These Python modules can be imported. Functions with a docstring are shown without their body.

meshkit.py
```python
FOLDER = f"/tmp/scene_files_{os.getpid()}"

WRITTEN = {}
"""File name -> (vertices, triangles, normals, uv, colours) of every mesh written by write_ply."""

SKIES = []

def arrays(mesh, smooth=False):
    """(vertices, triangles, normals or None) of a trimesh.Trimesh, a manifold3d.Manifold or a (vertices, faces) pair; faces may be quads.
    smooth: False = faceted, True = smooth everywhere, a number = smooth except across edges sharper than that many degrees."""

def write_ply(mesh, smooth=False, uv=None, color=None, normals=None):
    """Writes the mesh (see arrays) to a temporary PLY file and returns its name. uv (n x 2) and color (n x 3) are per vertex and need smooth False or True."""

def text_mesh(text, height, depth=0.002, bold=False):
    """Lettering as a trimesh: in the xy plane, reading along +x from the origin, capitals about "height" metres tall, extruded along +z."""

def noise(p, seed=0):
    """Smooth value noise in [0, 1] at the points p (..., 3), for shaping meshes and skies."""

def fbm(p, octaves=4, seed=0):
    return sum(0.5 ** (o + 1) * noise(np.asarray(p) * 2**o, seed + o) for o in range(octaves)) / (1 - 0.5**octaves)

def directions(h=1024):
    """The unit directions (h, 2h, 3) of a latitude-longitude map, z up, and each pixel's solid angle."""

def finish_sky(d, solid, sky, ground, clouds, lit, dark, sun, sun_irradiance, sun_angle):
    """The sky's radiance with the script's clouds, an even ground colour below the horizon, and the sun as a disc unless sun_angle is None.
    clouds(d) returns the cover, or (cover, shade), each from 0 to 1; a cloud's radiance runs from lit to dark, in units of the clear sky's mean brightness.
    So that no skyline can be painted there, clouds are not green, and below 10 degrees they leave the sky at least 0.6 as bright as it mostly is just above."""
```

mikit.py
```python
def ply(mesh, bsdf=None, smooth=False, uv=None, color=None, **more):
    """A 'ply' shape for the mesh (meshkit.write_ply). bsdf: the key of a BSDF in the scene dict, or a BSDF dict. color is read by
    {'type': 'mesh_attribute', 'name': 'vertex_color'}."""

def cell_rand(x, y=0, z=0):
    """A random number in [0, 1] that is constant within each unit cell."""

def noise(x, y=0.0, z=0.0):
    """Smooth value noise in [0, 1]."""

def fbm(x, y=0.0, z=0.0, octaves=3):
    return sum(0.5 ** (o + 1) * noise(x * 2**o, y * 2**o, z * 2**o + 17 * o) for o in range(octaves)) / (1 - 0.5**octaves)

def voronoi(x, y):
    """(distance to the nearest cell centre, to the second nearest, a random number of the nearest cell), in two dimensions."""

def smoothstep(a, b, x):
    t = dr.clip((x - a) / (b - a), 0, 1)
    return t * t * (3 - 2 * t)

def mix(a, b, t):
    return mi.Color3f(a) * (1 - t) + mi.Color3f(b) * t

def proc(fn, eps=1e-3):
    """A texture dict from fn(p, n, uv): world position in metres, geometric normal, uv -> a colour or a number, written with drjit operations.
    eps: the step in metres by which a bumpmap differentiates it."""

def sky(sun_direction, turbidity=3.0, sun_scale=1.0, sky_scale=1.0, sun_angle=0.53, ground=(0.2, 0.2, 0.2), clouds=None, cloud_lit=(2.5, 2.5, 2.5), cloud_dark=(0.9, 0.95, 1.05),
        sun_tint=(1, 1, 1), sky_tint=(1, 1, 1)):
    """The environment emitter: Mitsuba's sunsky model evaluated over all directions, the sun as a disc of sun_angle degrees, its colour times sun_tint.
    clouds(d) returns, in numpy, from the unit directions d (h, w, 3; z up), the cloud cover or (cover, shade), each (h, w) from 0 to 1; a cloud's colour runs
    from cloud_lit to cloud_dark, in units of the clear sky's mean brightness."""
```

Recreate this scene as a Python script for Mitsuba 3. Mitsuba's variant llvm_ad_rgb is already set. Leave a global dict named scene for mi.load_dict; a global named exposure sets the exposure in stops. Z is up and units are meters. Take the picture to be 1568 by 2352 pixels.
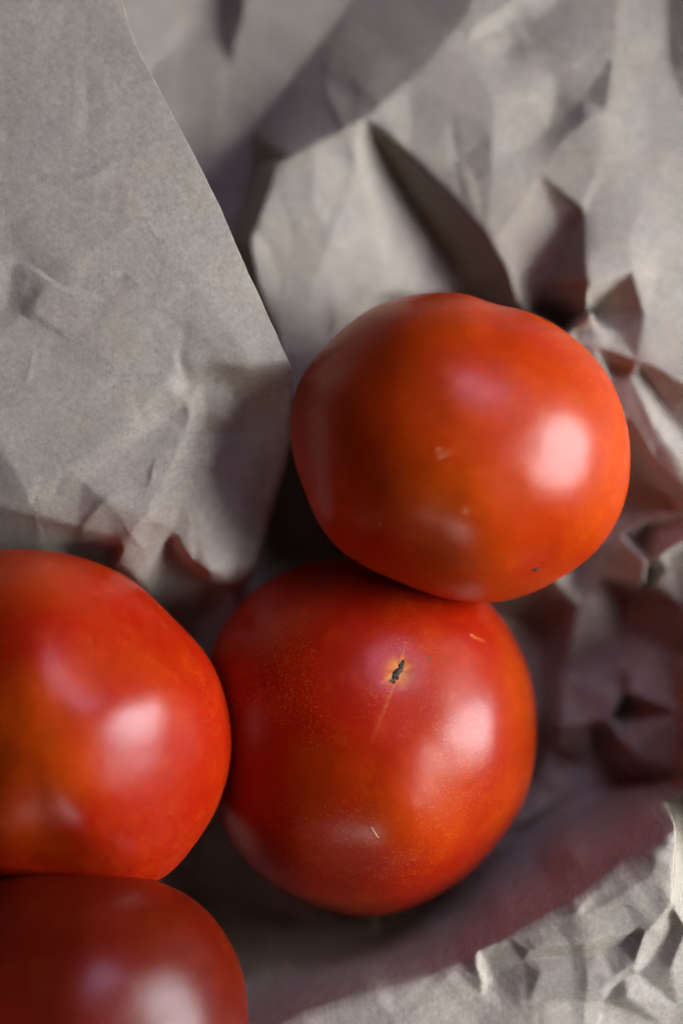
import math
import numpy as np
import trimesh
import drjit as dr
import mitsuba as mi
import mikit
import meshkit
from scipy.spatial import Delaunay
from scipy.interpolate import LinearNDInterpolator, NearestNDInterpolator, CubicSpline, interp1d
from scipy.ndimage import gaussian_filter

T = mi.ScalarTransform4f
scene, labels = {}, {}
CM = 0.01

# ------------------------------------------------------------------ camera, light, exposure
CAM_H = 0.46            # lens height above the table paper, metres
HALF = 0.195            # tangent of half the horizontal field
exposure = -0.2
scene['camera'] = {
    'type': 'thinlens', 'fov': 2 * math.degrees(math.atan(HALF)), 'fov_axis': 'x',
    'to_world': T().look_at(origin=[0, 0, CAM_H], target=[0, 0, 0], up=[0, 1, 0]),
    'aperture_radius': 0.0128, 'focus_distance': CAM_H - 0.060,
    'near_clip': 0.02, 'far_clip': 60.0,
}


def lamp(key, elev, azim, dist, w, h, rgb, label, kind='rectangle'):
    """A rectangular light of the room (a window or a pale wall) or an added glow panel, facing the tomatoes. azim: degrees from +x (right) towards +y (top)."""
    e, a = math.radians(elev), math.radians(azim)
    o = np.array([math.cos(e) * math.cos(a), math.cos(e) * math.sin(a), math.sin(e)]) * dist
    up = [0, 0, 1] if elev < 80 else [0, 1, 0]
    scene[key] = {'type': kind, 'to_world': T().look_at(origin=o.tolist(), target=[0, 0, 0.05], up=up) @ T().scale([w / 2, h / 2, 1]),
                  'emitter': {'type': 'area', 'radiance': {'type': 'rgb', 'value': list(rgb)}}}
    labels[key] = {'label': label, 'category': 'window', 'kind': 'structure'}


lamp('window', 27, 3, 1.45, 0.98, 0.88, np.array([0.98, 1.0, 1.05]) * 21.5, 'round daylight window to the right of the tomatoes', 'disk')
lamp('glow_panel', 27, 3, 1.50, 1.45, 0.90, np.array([1.0, 1.0, 1.02]) * 2.5, 'added glowing panel around the window on the right, widens its highlights')  # added glowing panel, puts a soft halo around the window highlights
lamp('window_001', 30, -100, 1.6, 0.34, 0.18, np.array([1.0, 0.95, 0.95]) * 12, 'smaller window low behind the photographer')
lamp('window_002', 45, 66, 1.8, 0.85, 0.42, np.array([0.88, 0.78, 1.26]) * 6.0, 'dim bluish skylight above and beyond the tomatoes')
scene['room_light'] = {'type': 'constant', 'radiance': {'type': 'rgb', 'value': [0.004, 0.0034, 0.0032]}}


# ------------------------------------------------------------------ helpers
def at(u, v, z):
    """Plan position in cm of a point z cm high, from where a plan photograph (1568 x 2352) taken from the lens shows it."""
    k = 2 * HALF / 1568 * (CAM_H * 100 - z)
    return np.array([(u - 784) * k, -(v - 1176) * k, z])


def dense(line, step=0.18, smooth=False):
    p = np.array([at(*q) for q in line], float)
    if len(p) == 1:
        return p
    s = np.r_[0, np.cumsum(np.linalg.norm(np.diff(p[:, :2], axis=0), axis=1))]
    n = max(2, int(s[-1] / step) + 1)
    return interp1d(s, p, axis=0)(np.linspace(0, s[-1], n))


def facets(lines, sink=0.0):
    """Piecewise flat surface through the crease lines."""
    p = np.vstack([dense([(u, v, z - sink * max(0, 700 - v) / 700) for u, v, z in q]) for q in lines])
    _, keep = np.unique(np.round(p[:, :2] / 0.03).astype(int), axis=0, return_index=True)
    p = p[np.sort(keep)]
    flat, near = LinearNDInterpolator(Delaunay(p[:, :2]), p[:, 2]), NearestNDInterpolator(p[:, :2], p[:, 2])

    def height(q):
        z = flat(q)
        return np.where(np.isnan(z), near(q), z)
    return height


def crumple(xy, spacing, amp, seed):
    """Small sharp facets: flat triangles between points of random height."""
    rng = np.random.default_rng(seed)
    lo, hi = xy.min(0) - 2 * spacing, xy.max(0) + 2 * spacing
    n = int(np.prod((hi - lo) / spacing))
    pts = lo + rng.random((n, 2)) * (hi - lo)
    h = rng.normal(0, amp, n)
    f = LinearNDInterpolator(Delaunay(pts), h)
    return f(xy)


def creases(xy, box, n, length, amp, seed):
    """Crisp folds: straight ridges and furrows of random length that die out at their ends, one flank steeper than the other."""
    rng = np.random.default_rng(seed)
    z = np.zeros(len(xy))
    for _ in range(n):
        c = np.array([rng.uniform(box[0], box[1]), rng.uniform(box[2], box[3])])
        a, L = rng.uniform(0, np.pi), rng.uniform(*length)
        w1, w2 = L * rng.uniform(0.08, 0.22), L * rng.uniform(0.2, 0.5)
        h = rng.uniform(*amp) * L * rng.choice([-1, 1], p=[0.45, 0.55])
        near = np.abs(xy - c).max(1) < 2.2 * L
        q = xy[near] - c
        t, d = q @ [np.cos(a), np.sin(a)], q @ [-np.sin(a), np.cos(a)]
        d = d + 0.06 * L * np.sin(t / L * rng.uniform(2, 5) + rng.uniform(0, 6))
        prof = np.where(d > 0, np.clip(1 - d / w1, 0, 1), np.clip(1 + d / w2, 0, 1))
        z[near] += h * prof ** 1.25 * np.clip(1 - (t / L) ** 2, 0, 1)
    return z


def grid_faces(nr, nc):
    i = np.arange(nr * nc).reshape(nr, nc)
    a, b, c, d = i[:-1, :-1].ravel(), i[:-1, 1:].ravel(), i[1:, 1:].ravel(), i[1:, :-1].ravel()
    return np.vstack([np.stack([a, b, c], 1), np.stack([a, c, d], 1)])


# ------------------------------------------------------------------ materials
noise, fbm, smoothstep, mix, cell_rand = mikit.noise, mikit.fbm, mikit.smoothstep, mikit.mix, mikit.cell_rand


def fibres(x, y, seed, freq, stretch, ang):
    c, s = math.cos(ang), math.sin(ang)
    a, b = (x * c + y * s) * freq / stretch, (-x * s + y * c) * freq
    return noise(a, b, seed)


def paper_color(p, n, uv):
    x, y, z = p.x * 1000, p.y * 1000, p.z * 1000        # mm
    yy = y + 0.5 * z
    f = (fibres(x, yy, 3.5, 2.6, 4, 0.4) + fibres(x, yy, 11.5, 2.8, 4, 1.5) + fibres(x, yy, 23.5, 2.4, 4, 2.5)) / 3
    blot = fbm(x * 1.5, yy * 1.5, z * 0.5, 2)
    big = fbm(x * 0.045, yy * 0.045, 5.0, 3)
    v = 0.90 + 0.65 * (f - 0.5) + 0.22 * (blot - 0.5) + 0.10 * (big - 0.5)
    warm = mix([0.372, 0.334, 0.283], [0.390, 0.343, 0.278], smoothstep(0.35, 0.7, fbm(x * 0.12, yy * 0.12, 9.0, 3)))
    col = warm * v
    # dark flecks and pale fibres pressed into the sheet
    dk = fibres(x, yy, 41.5, 1.5, 2.5, 0.9)
    col = mix(col, mi.Color3f(0.10, 0.09, 0.09), 0.75 * smoothstep(0.93, 0.97, dk))
    dk2 = fibres(x, yy, 61.5, 1.1, 3.2, 2.3)
    col = mix(col, mi.Color3f(0.14, 0.13, 0.14), 0.6 * smoothstep(0.945, 0.975, dk2))
    lt = fibres(x, yy, 51.5, 1.7, 4.0, 2.0)
    return mix(col, mi.Color3f(0.75, 0.75, 0.73), 0.5 * smoothstep(0.92, 0.97, lt))


def paper_bump(p, n, uv):
    x, y, z = p.x * 1000, p.y * 1000, p.z * 1000
    yy = y + 0.5 * z
    return (fibres(x, yy, 3.5, 2.0, 3, 0.4) + fibres(x, yy, 11.5, 2.2, 3, 1.5) + fibres(x, yy, 23.5, 1.9, 3, 2.5)) * 0.33 + 0.8 * noise(x * 0.8, yy * 0.8, z * 0.5)


scene['kraft'] = {'type': 'twosided', 'bsdf': {'type': 'bumpmap', 'arbitrary': mikit.proc(paper_bump, eps=1.5e-4), 'scale': 0.00006,
                  'bsdf': {'type': 'principled', 'base_color': mikit.proc(paper_color), 'roughness': 0.75, 'specular': 0.15}}}


def speckle(x, y, z):
    s = noise(x * 2.9, y * 2.9, z * 2.9)
    s2 = noise(x * 4.2 + 7, y * 4.2, z * 4.2)
    dens = fbm(x * 0.07 + 3, y * 0.07, z * 0.07, 2)
    return dr.maximum(smoothstep(0.72, 0.88, s), smoothstep(0.72, 0.9, s2)) * smoothstep(0.25, 0.62, dens)


def seg(x, y, x0, y0, x1, y1, w0, w1):
    dx, dy = x1 - x0, y1 - y0
    t = dr.clip(((x - x0) * dx + (y - y0) * dy) / (dx * dx + dy * dy), 0, 1)
    d = dr.sqrt(dr.square(x - x0 - t * dx) + dr.square(y - y0 - t * dy))
    w = w0 + (w1 - w0) * t
    return smoothstep(1.0, 0.25, d / w) * (1 - 0.75 * t)


def skin_base(p, a=0.42, b=0.85, dots=0.22):
    x, y, z = p.x * 1000, p.y * 1000, p.z * 1000
    t = smoothstep(a, b, fbm(x * 0.045, y * 0.045, z * 0.045 + 2.0, 2))
    col = mix([0.31, 0.0090, 0.0004], [0.40, 0.036, 0.0004], t)
    m = fbm(x * 0.35, y * 0.35, z * 0.35, 3)
    col = mix(col, mi.Color3f(0.56, 0.082, 0.002), 0.10 * smoothstep(0.5, 0.75, m))
    col = mix(col, mi.Color3f(0.30, 0.007, 0.001), 0.10 * smoothstep(0.5, 0.25, m))
    return mix(col, mi.Color3f(0.62, 0.20, 0.035), dots * speckle(x, y, z))


def skin_color(p, n, uv):
    return skin_base(p)


def shaded_color(p, n, uv):
    return skin_base(p, 0.5, 1.0) * mi.Color3f(0.34, 0.50, 1.0)  # red skin darkened, shade on the corner tomato put into its colour


RUB = at(1020, 1040, 8.1) * 10


def orange_color(p, n, uv):
    col = skin_base(p, -0.1, 1.0) * mi.Color3f(1.12, 1.30, 1.0)
    x, y = p.x * 1000 - float(RUB[0]), p.y * 1000 - float(RUB[1])
    # healed rubs and a pale pore on the face
    w = dr.maximum(seg(x, y, -1.2, -1.0, 1.6, 0.2, 0.42, 0.2), seg(x, y, -1.6, 0.4, -0.2, 1.0, 0.35, 0.2))
    w = dr.maximum(w, seg(x, y, 4.6, -12.6, 4.9, -12.2, 0.62, 0.5))
    w = dr.maximum(w, 0.7 * seg(x, y, -13.8, -15.6, -13.6, -15.5, 0.5, 0.4))
    return mix(col, mi.Color3f(0.72, 0.38, 0.20), dr.clip(w, 0, 1) * 0.7)


SCAR = at(914, 1545, 6.2) * 10            # mm


def scarred_color(p, n, uv):
    col = skin_base(p, dots=0.32)
    x, y = p.x * 1000 - float(SCAR[0]), p.y * 1000 - float(SCAR[1])
    wob = 0.5 * (noise(x * 0.8, y * 0.8, 4.0) - 0.5)
    x, y = x + wob, y + wob
    r = dr.sqrt(dr.square(x) + dr.square(y))
    halo = smoothstep(4.6, 1.2, r) * (0.35 + 0.65 * noise(dr.atan2(y, x) * 2.6 + 9, r * 0.15, 1.0))
    col = mix(col, mi.Color3f(0.66, 0.28, 0.05), 0.75 * halo)
    rays = dr.maximum(0.8 * seg(x, y, 17.5, 7.6, 21.0, 6.0, 0.6, 0.4), 0.0)
    rays = dr.maximum(rays, seg(x, y, -0.6, -2.0, -6.0, -15.0, 0.4, 1.0) * 0.32)
    for (x1, y1, k) in ((1.6, 5.5, 0.7), (-3.8, -2.2, 0.7), (4.0, 1.6, 0.6), (-2.6, 1.0, 0.5), (1.0, -3.6, 0.5)):
        rays = dr.maximum(rays, k * seg(x, y, 0.0, 0.0, x1, y1, 0.8, 0.45))
    col = mix(col, mi.Color3f(0.66, 0.24, 0.06), 0.6 * rays)
    # corky flecks to the right of the scar and beside it
    fl = smoothstep(0.62, 0.8, noise(x * 2.2, y * 3.0, 6.0))
    spot = dr.maximum(seg(x, y, 7.0, 3.0, 11.5, 2.8, 0.7, 0.6) * 2, seg(x, y, -5.5, -3.0, -2.5, -2.2, 1.1, 0.8) * 1.2)
    return mix(col, mi.Color3f(0.10, 0.05, 0.02), dr.clip(fl * spot, 0, 1) * 0.85)


def skin_bump(p, n, uv):
    x, y, z = p.x * 1000, p.y * 1000, p.z * 1000
    return fbm(x * 0.25, y * 0.25, z * 0.25, 2) * 2.2 + 0.25 * noise(x * 2.3, y * 2.3, z * 2.3)


for key, fn in (('skin', skin_color), ('orange_skin', orange_color), ('shaded_skin', shaded_color), ('scarred_skin', scarred_color)):
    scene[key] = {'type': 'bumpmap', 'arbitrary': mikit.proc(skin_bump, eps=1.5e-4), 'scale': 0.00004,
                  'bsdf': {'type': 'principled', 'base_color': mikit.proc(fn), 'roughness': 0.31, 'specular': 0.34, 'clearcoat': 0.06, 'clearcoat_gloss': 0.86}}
scene['cork'] = {'type': 'principled', 'base_color': mikit.proc(lambda p, n, uv: mix([0.022, 0.015, 0.011], [0.16, 0.11, 0.065], smoothstep(0.5, 0.75, noise(p.x * 3500, p.y * 3500, p.z * 3500)))), 'roughness': 0.8}
scene['dust'] = {'type': 'principled', 'base_color': {'type': 'rgb', 'value': [0.50, 0.30, 0.15]}, 'roughness': 0.7}
scene['nick'] = {'type': 'principled', 'base_color': {'type': 'rgb', 'value': [0.06, 0.015, 0.01]}, 'roughness': 0.7}
scene['wood'] = {'type': 'principled', 'base_color': {'type': 'rgb', 'value': [0.10, 0.075, 0.06]}, 'roughness': 0.6}

# ------------------------------------------------------------------ table under the paper
table = trimesh.creation.box([1.4, 1.4, 0.03])
table.apply_translation([0, 0, -0.045])
scene['table_top'] = mikit.ply(table, 'wood')
labels['table_top'] = {'label': 'dark table top under the kraft paper', 'kind': 'structure'}

# ------------------------------------------------------------------ crumpled paper that the tomatoes lie in
back = [
    # deep fold at the top left and the dark slope beside it
    [(380, 640, 0.6), (480, 450, 0.9), (600, 270, 1.5), (740, 90, 2.0), (850, -60, 2.3), (950, -250, 2.3)],
    [(150, -250, 1.0), (280, 0, 1.4), (340, 200, 1.3), (430, 420, 0.9), (480, 560, 0.5)],
    [(470, -100, 1.35), (500, 20, 1.25), (495, 60, 1.25)], [(560, -80, 1.9), (560, 20, 1.85), (535, 100, 1.65), (520, 200, 1.4)],
    # long ridge
    [(1180, -250, 3.5), (1090, -30, 3.5), (1078, 20, 3.5), (1040, 75, 3.4), (960, 165, 3.3), (840, 270, 3.3), (740, 322, 3.1), (632, 375, 3.0)],
    [(632, 375, 3.0), (603, 470, 3.0), (568, 560, 2.85), (590, 660, 2.7), (640, 800, 2.5)],
    [(590, 385, 1.2), (555, 480, 0.8), (530, 570, 0.6), (600, 760, 0.7)],
    # bright facet above the upper tomato
    [(660, 440, 3.0), (720, 470, 2.95)], [(760, 560, 2.75)], [(880, 600, 2.35)], [(700, 700, 2.5)],
    [(655, 900, 2.3), (690, 850, 2.2), (760, 770, 2.1), (862, 668, 2.2), (960, 672, 1.8), (1040, 665, 1.4)],
    [(670, 960, 2.0), (730, 920, 1.6), (820, 790, 1.0), (900, 730, 0.8), (1050, 740, 0.4)],
    # dark trough and the ridge on its right
    [(838, 276, 3.25), (880, 332, 2.5), (928, 430, 1.9), (985, 510, 1.6), (1030, 580, 1.4), (1072, 655, 1.3)],
    [(835, 290, 3.12), (812, 330, 2.95), (830, 390, 2.75)],
    [(840, 270, 3.3), (950, 365, 3.15), (1060, 470, 3.15), (1120, 540, 3.05), (1165, 620, 2.95), (1185, 690, 2.75), (1200, 706, 2.4)],
    [(1080, 690, 0.6), (1150, 720, 0.5)],
    # pale panel right of it
    [(1130, 300, 3.5)], [(1075, 95, 3.4), (1160, 55, 3.25), (1260, 20, 3.4), (1330, -60, 3.5)], [(1090, 60, 3.5), (1180, 0, 3.6), (1220, -80, 3.6)],
    [(1130, 225, 3.5), (1200, 207, 3.45)], [(1170, 160, 3.45), (1250, 150, 3.5)],
    [(1380, 170, 3.62), (1345, 215, 3.46), (1300, 262, 3.36), (1240, 310, 3.32), (1180, 345, 3.4), (1130, 400, 3.5)],
    [(1350, 270, 3.7), (1290, 320, 3.55), (1240, 400, 3.45)],
    [(1280, 190, 3.4), (1275, 240, 3.25)],
    [(1335, 488, 3.3), (1310, 540, 2.8), (1270, 610, 2.3), (1216, 702, 1.7)],
    [(1430, -150, 3.75), (1400, 200, 3.72), (1375, 350, 3.62), (1338, 480, 3.45), (1340, 600, 3.7), (1356, 710, 3.9)],
    [(1470, 100, 3.7), (1490, 300, 3.5), (1470, 480, 3.45)], [(1530, -100, 3.8), (1535, 150, 3.6), (1600, 300, 3.5)], [(1660, 0, 4.4)],
    [(1450, 620, 3.6), (1520, 615, 3.25), (1600, 635, 3.1)], [(1440, 560, 3.65), (1600, 560, 3.2)],
    [(1480, 720, 3.4)], [(1600, 760, 3.2)],
    # dark slit and the little rolled lip
    [(1222, 722, 0.6), (1285, 735, 0.4), (1352, 722, 2.3)], [(1280, 765, 0.5)],
    [(1362, 716, 3.9), (1330, 738, 3.5), (1303, 765, 3.2), (1312, 775, 3.2), (1400, 808, 3.3), (1440, 822, 3.4), (1510, 850, 3.4), (1600, 900, 3.4)],
    [(1320, 765, 3.0), (1370, 750, 3.2)], [(1420, 765, 3.1)],
    [(1390, 830, 2.6), (1420, 850, 2.4), (1440, 845, 2.9)], [(1470, 852, 2.7), (1490, 875, 2.6), (1530, 950, 2.7), (1590, 1010, 2.8)],
    [(1400, 880, 2.8), (1455, 865, 3.1), (1500, 970, 3.2), (1590, 1100, 3.4)],
    [(1440, 960, 2.9), (1475, 1010, 3.1), (1505, 1060, 3.2), (1600, 1160, 3.5)],
    [(1430, 1030, 1.6), (1470, 1100, 1.5), (1530, 1150, 2.0)],
    [(1330, 1290, 1.2), (1380, 1252, 1.8), (1440, 1220, 2.3), (1505, 1188, 2.6), (1600, 1160, 3.2)],
    [(1410, 1190, 1.4), (1480, 1165, 1.7)],
    # shaded hollow right of the lower tomato
    [(1480, 1215, 1.7), (1465, 1300, 1.1), (1445, 1450, 0.8), (1405, 1640, 0.7)],
    [(1500, 1225, 2.2), (1600, 1190, 3.0)],
    [(1600, 1225, 3.6), (1530, 1262, 3.3), (1488, 1300, 3.2), (1486, 1345, 3.1)], [(1540, 1290, 2.6), (1505, 1345, 2.5)], [(1570, 1400, 2.2)],
    [(1400, 1300, 1.7), (1330, 1400, 1.4), (1290, 1550, 1.0)], [(1200, 1420, 0.0), (1240, 1460, 0.1)], [(1370, 1450, 1.2)],
    [(1570, 1500, 1.3), (1500, 1530, 1.2)], [(1450, 1560, 1.9), (1425, 1620, 2.1), (1400, 1655, 2.1)],
    [(1400, 1655, 2.1), (1455, 1740, 2.0), (1535, 1772, 2.2), (1560, 1740, 2.3)], [(1560, 1640, 2.4)],
    [(1440, 1790, 0.4), (1540, 1805, 0.3), (1640, 1800, 0.3)],
    [(1380, 1680, 0.9), (1410, 1760, 0.4)], [(1290, 1662, 1.9), (1330, 1668, 1.8), (1380, 1655, 2.0)], [(1285, 1670, 1.9), (1262, 1720, 1.3), (1230, 1800, 0.8)],
    [(1330, 1760, 0.9)], [(1240, 1640, 0.6), (1215, 1780, 0.4)],
    [(1480, 1790, 0.5), (1280, 1850, 0.9), (1200, 1900, 0.4), (1100, 1970, 1.1), (1010, 2020, 0.4), (900, 2085, 1.1), (780, 2105, 0.4), (680, 2140, 1.0), (560, 2150, 0.6)],
    [(1300, 1830, 1.1), (1180, 1900, 1.0)],
    # foot and crest of the near bank
    [(1700, 1690, 1.0), (1568, 1770, 1.4), (1300, 1890, 1.6), (1050, 2025, 1.5), (800, 2130, 1.5), (600, 2200, 1.6), (480, 2270, 1.8)],
    [(1670, 1765, 3.5), (1568, 1822, 3.3), (1490, 1868, 4.1), (1400, 1892, 2.9), (1310, 1958, 4.2), (1240, 1990, 2.9), (1150, 2070, 4.3), (1060, 2085, 2.8), (985, 2140, 3.5), (860, 2172, 2.6), (760, 2215, 2.9), (640, 2255, 2.9), (520, 2310, 3.2)],
    [(1800, 1740, 6.05), (1640, 1850, 6.15), (1568, 1895, 6.15), (1515, 1925, 6.20), (1440, 1962, 5.95), (1395, 2000, 5.95), (1330, 2052, 6.05), (1260, 2092, 6.05), (1200, 2125, 6.00), (1150, 2160, 5.95),
     (1092, 2185, 5.95), (1060, 2208, 5.90), (980, 2240, 5.85), (900, 2262, 5.90), (850, 2272, 6.05), (780, 2292, 6.05), (700, 2320, 6.05), (640, 2352, 6.05), (500, 2430, 6.05)],
    # creases on the bank
    [(1086, 2200, 6.05), (1100, 2225, 6.20), (1110, 2262, 6.15), (1108, 2290, 6.05)], [(1112, 2212, 5.65), (1130, 2250, 5.75)],
    [(1212, 2188, 6.20), (1240, 2178, 6.30), (1340, 2166, 6.35), (1420, 2150, 6.35), (1462, 2132, 6.35)],
    [(1200, 2206, 5.90), (1240, 2200, 5.95), (1340, 2190, 5.97), (1420, 2174, 6.00), (1458, 2148, 6.10)],
    [(1240, 2235, 6.20), (1350, 2225, 6.25)],
    [(1545, 2075, 6.55), (1500, 2130, 6.50), (1474, 2148, 6.50), (1462, 2200, 6.40), (1455, 2232, 6.35)],
    [(1535, 2105, 6.15), (1545, 2140, 6.00), (1500, 2200, 5.95), (1462, 2236, 6.05)], [(1575, 2130, 6.35), (1540, 2230, 6.25)],
    [(1450, 2236, 6.20), (1410, 2260, 6.00), (1384, 2300, 5.95)], [(1440, 2225, 6.40), (1380, 2270, 6.30)], [(1440, 2290, 6.25)],
    [(1568, 2300, 5.75), (1530, 2360, 5.65)], [(1420, 2060, 6.35), (1330, 2110, 6.25)], [(1500, 2010, 6.40)], [(1250, 2300, 6.20), (1100, 2340, 6.15)], [(900, 2330, 6.20)],
    # beneath and around the tomatoes (hidden), and the paper outside the frame
    [(1000, 1000, 2.0), (1100, 1100, 2.0)], [(840, 1190, 2.0), (960, 1250, 2.4), (1100, 1285, 2.9), (1230, 1275, 2.9), (1310, 1220, 2.6)], [(740, 1130, 0.6), (900, 1330, 0.2), (1100, 1400, 0.3)], [(860, 1690, 0.05)], [(500, 1500, -0.4)], [(560, 1400, -0.6)], [(640, 1150, -2.4), (660, 1250, -2.6)], [(600, 1300, -2.2)], [(640, 1010, 1.6)], [(450, 2030, -1.4)], [(480, 2100, -0.8)],
    [(520, 2050, -1.2)], [(100, 1650, 1.6)], [(100, 2350, 3.6), (200, 2500, 3.6)], [(420, 2250, 1.8)], [(300, 1000, 0.3)], [(100, 300, 0.9)],
    [(1900, 1150, 3.4), (1900, 1330, 4.2)], [(1780, 1400, 6.2), (1740, 1560, 7.0), (1730, 1700, 7.2), (1760, 1800, 7.2)], [(1700, 1200, 3.2), (1690, 1500, 2.6), (1690, 1620, 2.4)],  # unseen paper wall on the right, raised to keep light off the hollow
    [(1900, 600, 3.6), (1850, 0, 5.0), (1800, -400, 5.0)], [(-500, -400, 2.0), (-500, 800, 1.0), (-500, 1800, 2.5), (-500, 2900, 3.5)], [(200, -500, 2.2), (900, -500, 2.2)],
    [(0, 2950, 6.0), (420, 2900, 6.5), (640, 2800, 7.0), (1200, 2780, 8.0), (1400, 2800, 6.5), (1700, 2700, 5.0)], [(2100, -500, 2.0), (2100, 700, 2.6), (2100, 1500, 6.0), (2100, 1800, 6.0), (2100, 2900, 4.5)],
]
f_back = facets(back, 1.0)
X0, X1, Y0, Y1, DX = -12.5, 12.5, -17.0, 16.0, 0.045
gx, gy = np.arange(X0, X1, DX), np.arange(Y0, Y1, DX)
GX, GY = np.meshgrid(gx, gy)
xy = np.stack([GX.ravel(), GY.ravel()], 1)
Z = f_back(xy)
Z = Z.reshape(GX.shape)
Z = 0.8 * gaussian_filter(Z, 0.03 / DX) + 0.2 * gaussian_filter(Z, 0.15 / DX)
small = crumple(xy, 1.5, 0.05, 1) + crumple(xy, 0.5, 0.010, 3) + creases(xy, (-5, 9.5, -13, 13), 120, (0.9, 2.8), (0.03, 0.09), 21) + creases(xy, (-3, 9.5, -13, -5), 45, (0.4, 1.2), (0.015, 0.045), 22)
near = 0.26 + 0.20 * np.clip((-GY - 5.0 + 0.25 * GX) / 3.0, 0, 1)          # the far panels are stretched smooth
gr = np.hypot(*np.gradient(gaussian_filter(Z, 4), DX))
near = near * np.sqrt(1 + np.clip(gr, 0, 1.2) ** 2)                       # a fold on a steep slope is as deep as on a flat one
Z = Z + near * gaussian_filter(small.reshape(GX.shape), 0.022 / DX)
scene['kraft_paper'] = mikit.ply((np.stack([GX.ravel(), GY.ravel(), Z.ravel()], 1) * CM, grid_faces(*GX.shape)), 'kraft', smooth=True)
labels['kraft_paper'] = {'label': 'large crumpled sheet of grey brown kraft paper spread under all the tomatoes', 'category': 'paper'}

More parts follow.
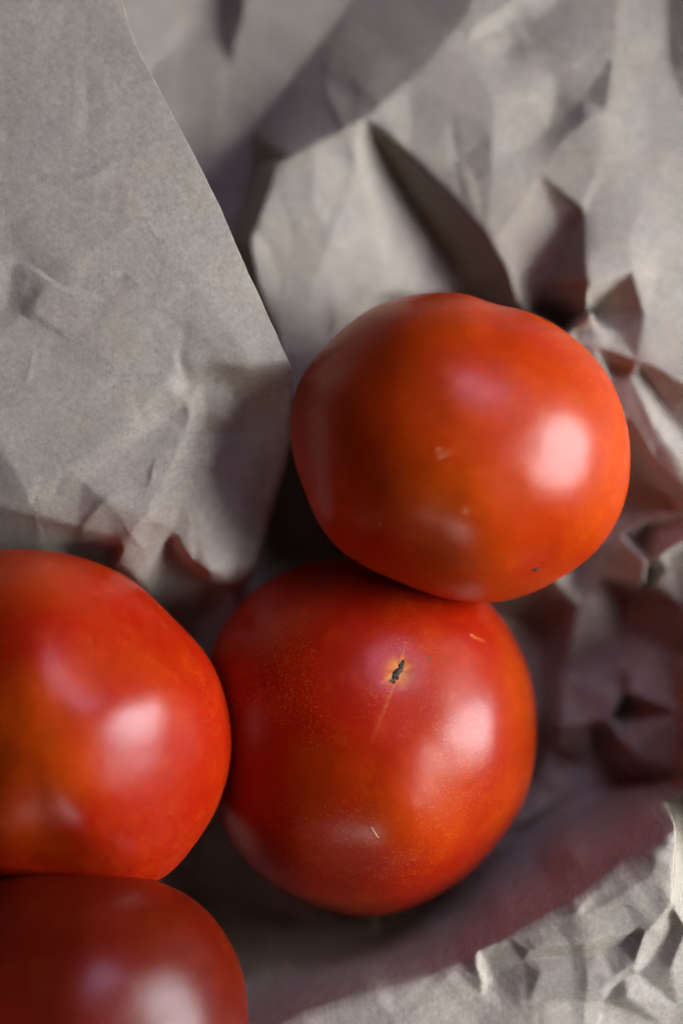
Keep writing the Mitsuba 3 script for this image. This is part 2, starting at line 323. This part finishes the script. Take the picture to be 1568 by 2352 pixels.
# ------------------------------------------------------------------ the flap of paper that lies over it on the left
edge = [(250, -260, 4.6), (262, -100, 4.9), (280, 0, 5.1), (312, 100, 5.3), (380, 232, 5.5), (450, 362, 5.7), (500, 462, 5.8), (545, 570, 5.85), (590, 668, 5.9), (636, 770, 5.9), (660, 830, 5.8), (664, 868, 5.35), (652, 950, 4.5),
        (628, 1070, 3.7), (592, 1190, 3.3), (552, 1302, 3.0), (515, 1400, 2.4), (480, 1500, 1.8), (440, 1600, 1.2)]
flap = [
    edge, [(-600, -260, 4.4), (-600, 600, 5.0), (-600, 1200, 5.0), (-600, 1600, 3.0)],
    [(0, -60, 4.8), (20, 200, 5.2)], [(160, 300, 5.5), (330, 500, 5.9), (480, 700, 6.1), (560, 800, 6.15)], [(0, 480, 5.55)], [(150, 600, 5.9)],
    [(-40, 610, 5.75), (20, 640, 5.68), (40, 590, 5.72)], [(-40, 720, 5.68), (20, 705, 5.66), (50, 690, 5.78)], [(-40, 770, 5.9), (60, 730, 5.9)],
    [(230, 880, 6.2)], [(-40, 950, 6.1)],
    [(60, 1130, 6.0), (180, 1060, 6.06), (300, 975, 6.12), (375, 880, 6.16), (420, 838, 6.15), (480, 828, 6.12), (560, 845, 6.15), (655, 828, 5.95)],
    [(190, 1105, 5.95), (300, 1030, 5.9), (400, 950, 5.85)],
    [(430, 925, 5.95), (440, 965, 5.95), (390, 1080, 5.9), (330, 1190, 5.7), (300, 1230, 5.5)], [(240, 1150, 5.9)],
    [(440, 880, 5.75), (520, 880, 5.55), (640, 862, 5.5)], [(475, 935, 5.5), (500, 950, 5.45)], [(470, 985, 5.1), (455, 1010, 5.2)], [(560, 930, 5.0), (560, 1000, 4.5)], [(455, 1080, 5.1), (418, 1160, 5.05)],
    [(-60, 1150, 5.7), (0, 1165, 5.65), (110, 1195, 5.5), (200, 1222, 5.35), (285, 1240, 5.25)],
    [(-60, 1230, 4.2), (100, 1262, 3.8), (180, 1255, 3.6), (265, 1268, 3.7)], [(60, 1300, 3.2), (250, 1310, 3.0)],
    [(292, 1245, 5.2), (262, 1290, 4.7), (300, 1318, 4.4)], [(350, 1220, 5.1), (330, 1260, 4.9)],
    [(395, 1213, 4.95), (352, 1270, 4.75), (312, 1318, 4.4)], [(397, 1245, 3.7), (380, 1310, 2.9), (350, 1370, 2.2)],
    [(400, 1216, 4.95), (412, 1255, 4.85), (440, 1290, 4.75), (480, 1315, 4.6), (515, 1318, 4.3), (540, 1300, 3.8)],
    [(420, 1290, 3.2), (450, 1330, 2.8), (500, 1350, 2.4)], [(440, 1225, 4.85), (435, 1180, 5.0)], [(540, 1130, 4.0)], [(480, 1250, 4.6), (500, 1190, 4.5), (495, 1130, 4.6)], [(535, 1260, 3.8)],
    [(400, 1420, 1.6), (470, 1420, 1.9)], [(100, 1480, 2.0)], [(300, 1480, 1.4), (400, 1600, 1.0)], [(-200, 1400, 2.4), (-200, 1700, 2.0), (300, 1700, 1.0), (460, 1640, 1.0)],
]
f_flap = facets(flap)
e = dense(edge, 0.05)
e[:, :] = gaussian_filter(e, [2, 0], mode='nearest')
e[:, 0] += 0.035 * (meshkit.fbm(np.stack([e[:, 1] * 2.2, e[:, 1] * 0, e[:, 1] * 0], 1), 4) - 0.5)
nr = len(e)
cols = np.linspace(0, 1, 330) ** 0.8
left_x = -16.0
gxf = left_x + (e[:, 0][:, None] - 0.02 - left_x) * cols[None]
gyf = np.repeat(e[:, 1][:, None], len(cols), 1)
fxy = np.stack([gxf.ravel(), gyf.ravel()], 1)
zf = f_flap(fxy).reshape(gxf.shape)
zf = 0.7 * gaussian_filter(zf, [1.0, 1.0], mode='nearest') + 0.3 * gaussian_filter(zf, [4.0, 4.0], mode='nearest')
sm = crumple(fxy, 1.6, 0.018, 11) + crumple(fxy, 0.5, 0.004, 13) + creases(fxy, (-9, -1, -3, 13), 45, (0.5, 1.8), (0.008, 0.03), 31) + creases(fxy, (-5, -1, -2, 3), 30, (0.3, 0.9), (0.03, 0.08), 32)
zf = zf + gaussian_filter(sm.reshape(gxf.shape), 0.6)
# the rolled edge: half a turn, then back underneath
ang = np.linspace(0, math.pi, 14)[1:]
rad = np.interp(e[:, 1], [e[-1, 1], at(0, 1000, 5)[1], at(0, 800, 6)[1], e[0, 1]], [0.45, 0.30, 0.02, 0.012])[:, None]
ex = gxf[:, -1:] + rad * np.sin(ang)[None]
ez = zf[:, -1:] - rad * (1 - np.cos(ang))[None]
back_run = np.linspace(0.1, 2.0, 20)[None]
ux, uz = ex[:, -1:] - back_run, ez[:, -1:] - 0.10 * back_run
FX, FZ = np.hstack([gxf, ex, ux]), np.hstack([zf, ez, uz])
FY = np.repeat(gyf[:, :1], FX.shape[1], 1)
scene['kraft_paper_001'] = mikit.ply((np.stack([FX.ravel(), FY.ravel(), FZ.ravel()], 1) * CM, grid_faces(*FX.shape)), 'kraft', smooth=True)
labels['kraft_paper_001'] = {'label': 'smoother grey kraft paper flap with folded edge at the left above the half hidden tomato', 'category': 'paper'}


# ------------------------------------------------------------------ tomatoes
def tomato(key, outline, center, zc, up, down, label, mat='skin', power=0.98, lobes=(), dents=()):
    """outline: the equator seen from above. zc: its height; up, down: how far the top and the base are from it (cm).
    lobes: (count, phase, depth) of the shoulders' ribs; dents: (u, v, radius, depth) in cm."""
    c = at(*center, zc)
    o = np.array([at(u, v, zc)[:2] for u, v in outline]) - c[:2]
    a, r = np.arctan2(o[:, 1], o[:, 0]), np.linalg.norm(o, axis=1)
    k = np.argsort(a)
    a, r = a[k], r[k]
    cs = CubicSpline(np.r_[a, a[0] + 2 * np.pi], np.r_[r, r[0]], bc_type='periodic')
    nphi, nth = 260, 180
    phi = np.linspace(-np.pi, np.pi, nphi, endpoint=False)
    base = np.array([cs(x if x >= a[0] else x + 2 * np.pi) for x in phi])
    base = gaussian_filter(base, 3, mode='wrap')
    mean = base.mean()
    th = np.linspace(-np.pi / 2, np.pi / 2, nth)
    ct, st = np.cos(th) ** power, np.sign(th) * np.abs(np.sin(th)) ** power
    soft = np.clip(ct, 0, 1)[:, None]
    R = (mean + (base - mean)[None] * soft ** 0.7) * ct[:, None]
    X, Y = R * np.cos(phi)[None], R * np.sin(phi)[None]
    Zt = np.repeat(np.where(st > 0, st * up, st * down)[:, None], nphi, 1)
    V = np.stack([X, Y, Zt], -1)
    L = np.linalg.norm(V, axis=-1, keepdims=True)
    d = np.zeros(X.shape)
    for n, ph, dep in lobes:
        d += dep * np.cos(n * phi - ph)[None] * (np.sin(2 * np.abs(th)) ** 2)[:, None]
    V = V * (1 + (d[..., None] / L))
    V += (meshkit.fbm(V * 0.55 + 3.1, 2, seed=len(scene)) - 0.5)[..., None] * 0.10 * V / L
    for (u, v, rr, dep) in dents:
        q = at(u, v, zc + up * 0.85)[:2] - c[:2]
        dist = np.hypot(V[..., 0] - q[0], V[..., 1] - q[1])
        w = np.exp(-(dist / rr) ** 2) * (V[..., 2] > 0)
        V[..., 2] -= dep * w
    v = (V + c).reshape(-1, 3)
    i = np.arange(nth * nphi).reshape(nth, nphi)
    j = np.roll(i, -1, 1)
    f = np.vstack([np.stack([i[:-1].ravel(), j[:-1].ravel(), j[1:].ravel()], 1), np.stack([i[:-1].ravel(), j[1:].ravel(), i[1:].ravel()], 1)])
    m = trimesh.Trimesh(v * CM, f, process=False)
    m.merge_vertices(digits_vertex=7)
    m.update_faces(m.nondegenerate_faces())
    scene[key] = mikit.ply(m, mat, smooth=True)
    labels[key] = {'label': label, 'category': 'tomato'}
    return m


t_low = tomato('tomato', [(470, 1690), (472, 1590), (486, 1490), (520, 1425), (560, 1375), (620, 1330), (690, 1298), (770, 1286), (860, 1288), (960, 1306), (1050, 1340), (1120, 1385), (1160, 1440), (1200, 1510), (1222, 1590), (1228, 1660),
                          (1222, 1740), (1205, 1820), (1170, 1885), (1120, 1950), (1050, 2018), (970, 2065), (900, 2090), (830, 2096), (750, 2082), (680, 2055), (610, 2012), (550, 1955), (510, 1890), (485, 1800)],
               (850, 1690), 2.85, 3.6, 2.85, 'red tomato with a small dark blossom scar on its face, below the topmost tomato', 'scarred_skin', 0.96,
               lobes=((5, 0.6, 0.05),), dents=((914, 1545, 0.9, 0.10), (914, 1545, 0.28, 0.06), (880, 1640, 0.5, 0.02), (780, 1640, 2.2, -0.15), (890, 1850, 1.7, -0.28)))
t_top = tomato('tomato_001', [(1030, 672), (1085, 681), (1125, 699), (1165, 707), (1230, 727), (1300, 766), (1370, 838), (1412, 910), (1438, 990), (1443, 1060), (1428, 1160), (1390, 1235), (1325, 1300), (1250, 1345), (1180, 1374), (1100, 1385),
                              (1000, 1370), (900, 1330), (800, 1278), (738, 1215), (700, 1135), (674, 1060), (664, 1000), (667, 930), (690, 870), (730, 815), (790, 755), (860, 708), (950, 680)],
               (1058, 1030), 4.65, 3.55, 3.0, 'orange red tomato resting highest in the photo, without a blossom scar', 'orange_skin',
               lobes=((4, 0.4, 0.025), (7, 2.0, 0.012)), dents=((860, 960, 2.0, -0.16), (1060, 1180, 1.8, -0.14)))
t_left = tomato('tomato_002', [(-90, 1285), (0, 1262), (80, 1261), (160, 1273), (240, 1300), (310, 1340), (375, 1400), (440, 1470), (490, 1540), (520, 1620), (531, 1690), (526, 1770), (505, 1835), (470, 1905), (430, 1962), (375, 2018),
                               (290, 2040), (180, 2040), (60, 2026), (-60, 1995), (-160, 1940), (-220, 1830), (-245, 1700), (-240, 1550), (-200, 1420), (-150, 1330)],
                (145, 1660), 5.3, 3.7, 3.3, 'blurred red tomato cut by the left edge, touching the bottom corner tomato',
                lobes=((5, 1.8, 0.07),), dents=((120, 1600, 1.9, -0.22), (200, 1790, 1.6, -0.25),))
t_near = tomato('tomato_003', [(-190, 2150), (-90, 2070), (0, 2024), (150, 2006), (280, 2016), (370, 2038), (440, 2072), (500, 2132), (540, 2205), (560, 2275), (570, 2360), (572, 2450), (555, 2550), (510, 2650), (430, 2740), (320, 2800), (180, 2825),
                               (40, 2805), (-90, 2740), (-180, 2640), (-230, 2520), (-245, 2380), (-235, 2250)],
                (165, 2425), 7.4, 3.5, 3.6, 'out of focus red tomato in the bottom left corner, skin painted darker for shade', 'shaded_skin',
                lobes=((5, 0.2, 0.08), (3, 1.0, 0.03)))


def drop(mesh, u, v, z):
    """The point of the mesh's upper side at this plan position, and its normal."""
    p = at(u, v, z) * CM
    up = mesh.vertices[:, 2] > mesh.vertices[:, 2].mean()
    w = mesh.vertices[up]
    n = mesh.vertex_normals[up]
    k = np.argmin(np.hypot(w[:, 0] - p[0], w[:, 1] - p[1]))
    q = w[k] - n[k] * np.dot(w[k] - [p[0], p[1], w[k][2]], n[k]) * 0
    z = w[k][2] - (n[k][0] * (p[0] - w[k][0]) + n[k][1] * (p[1] - w[k][1])) / max(n[k][2], 0.2)
    return np.array([p[0], p[1], z]), n[k]


rng = np.random.default_rng(5)
# corky blossom scar: a chain of uneven crumbs joined into one piece
crumbs = []
for t in np.linspace(0, 1, 13):
    u, v = 900 + 28 * t + rng.normal(0, 2), 1568 - 44 * t + rng.normal(0, 2)
    q, n = drop(t_low, u, v, 6.2)
    s = trimesh.creation.icosphere(2, 1.0)
    w = 0.00050 * (0.75 + 0.5 * math.sin(math.pi * t)) * (0.8 + 0.5 * rng.random())
    s.apply_scale([w * 1.2, w * 1.2, w * 0.55])
    s.vertices += (meshkit.noise(s.vertices * 5000 + t * 40) - 0.5)[:, None] * 0.0003
    s.apply_translation(q)
    crumbs.append(s)
scene['tomato__blossom_scar'] = mikit.ply(trimesh.util.concatenate(crumbs), 'cork', smooth=False)
labels['tomato__blossom_scar'] = {'label': 'dark corky blossom scar'}


def fibre(key, mesh, pts, z, r, mat, label, cat):
    p = []
    for u, v in pts:
        q, n = drop(mesh, u, v, z)
        p.append(q + n * r * 0.7)
    p = interp1d(np.linspace(0, 1, len(p)), np.array(p), axis=0)(np.linspace(0, 1, 14))
    rr = r * (0.5 + 0.5 * np.sin(np.linspace(0.15, np.pi - 0.15, 14)))
    ring = np.linspace(0, 2 * np.pi, 8, endpoint=False)
    d = np.gradient(p, axis=0)
    d /= np.linalg.norm(d, axis=1, keepdims=True)
    a = np.cross(d, [0, 0, 1.0])
    a /= np.linalg.norm(a, axis=1, keepdims=True)
    b = np.cross(d, a)
    v = (p[:, None] + rr[:, None, None] * (a[:, None] * np.cos(ring)[None, :, None] + b[:, None] * np.sin(ring)[None, :, None])).reshape(-1, 3)
    f = []
    for i in range(13):
        for j in range(8):
            k = (j + 1) % 8
            f += [[i * 8 + j, i * 8 + k, i * 8 + 8 + k], [i * 8 + j, i * 8 + 8 + k, i * 8 + 8 + j]]
    scene[key] = mikit.ply((v, np.array(f)), mat, smooth=True)
    labels[key] = {'label': label, **({'category': cat} if cat else {})}


fibre('paper_fibre', t_low, [(850, 1882), (858, 1896), (868, 1910)], 5.6, 0.00013, 'dust', 'tiny pale straw fibre lying on the lower face of the scarred tomato', 'fibre')
fibre('tomato_001__nick', t_top, [(1219, 1307), (1227, 1305), (1234, 1302)], 6.2, 0.00032, 'nick', 'small dark nick in the skin', None)
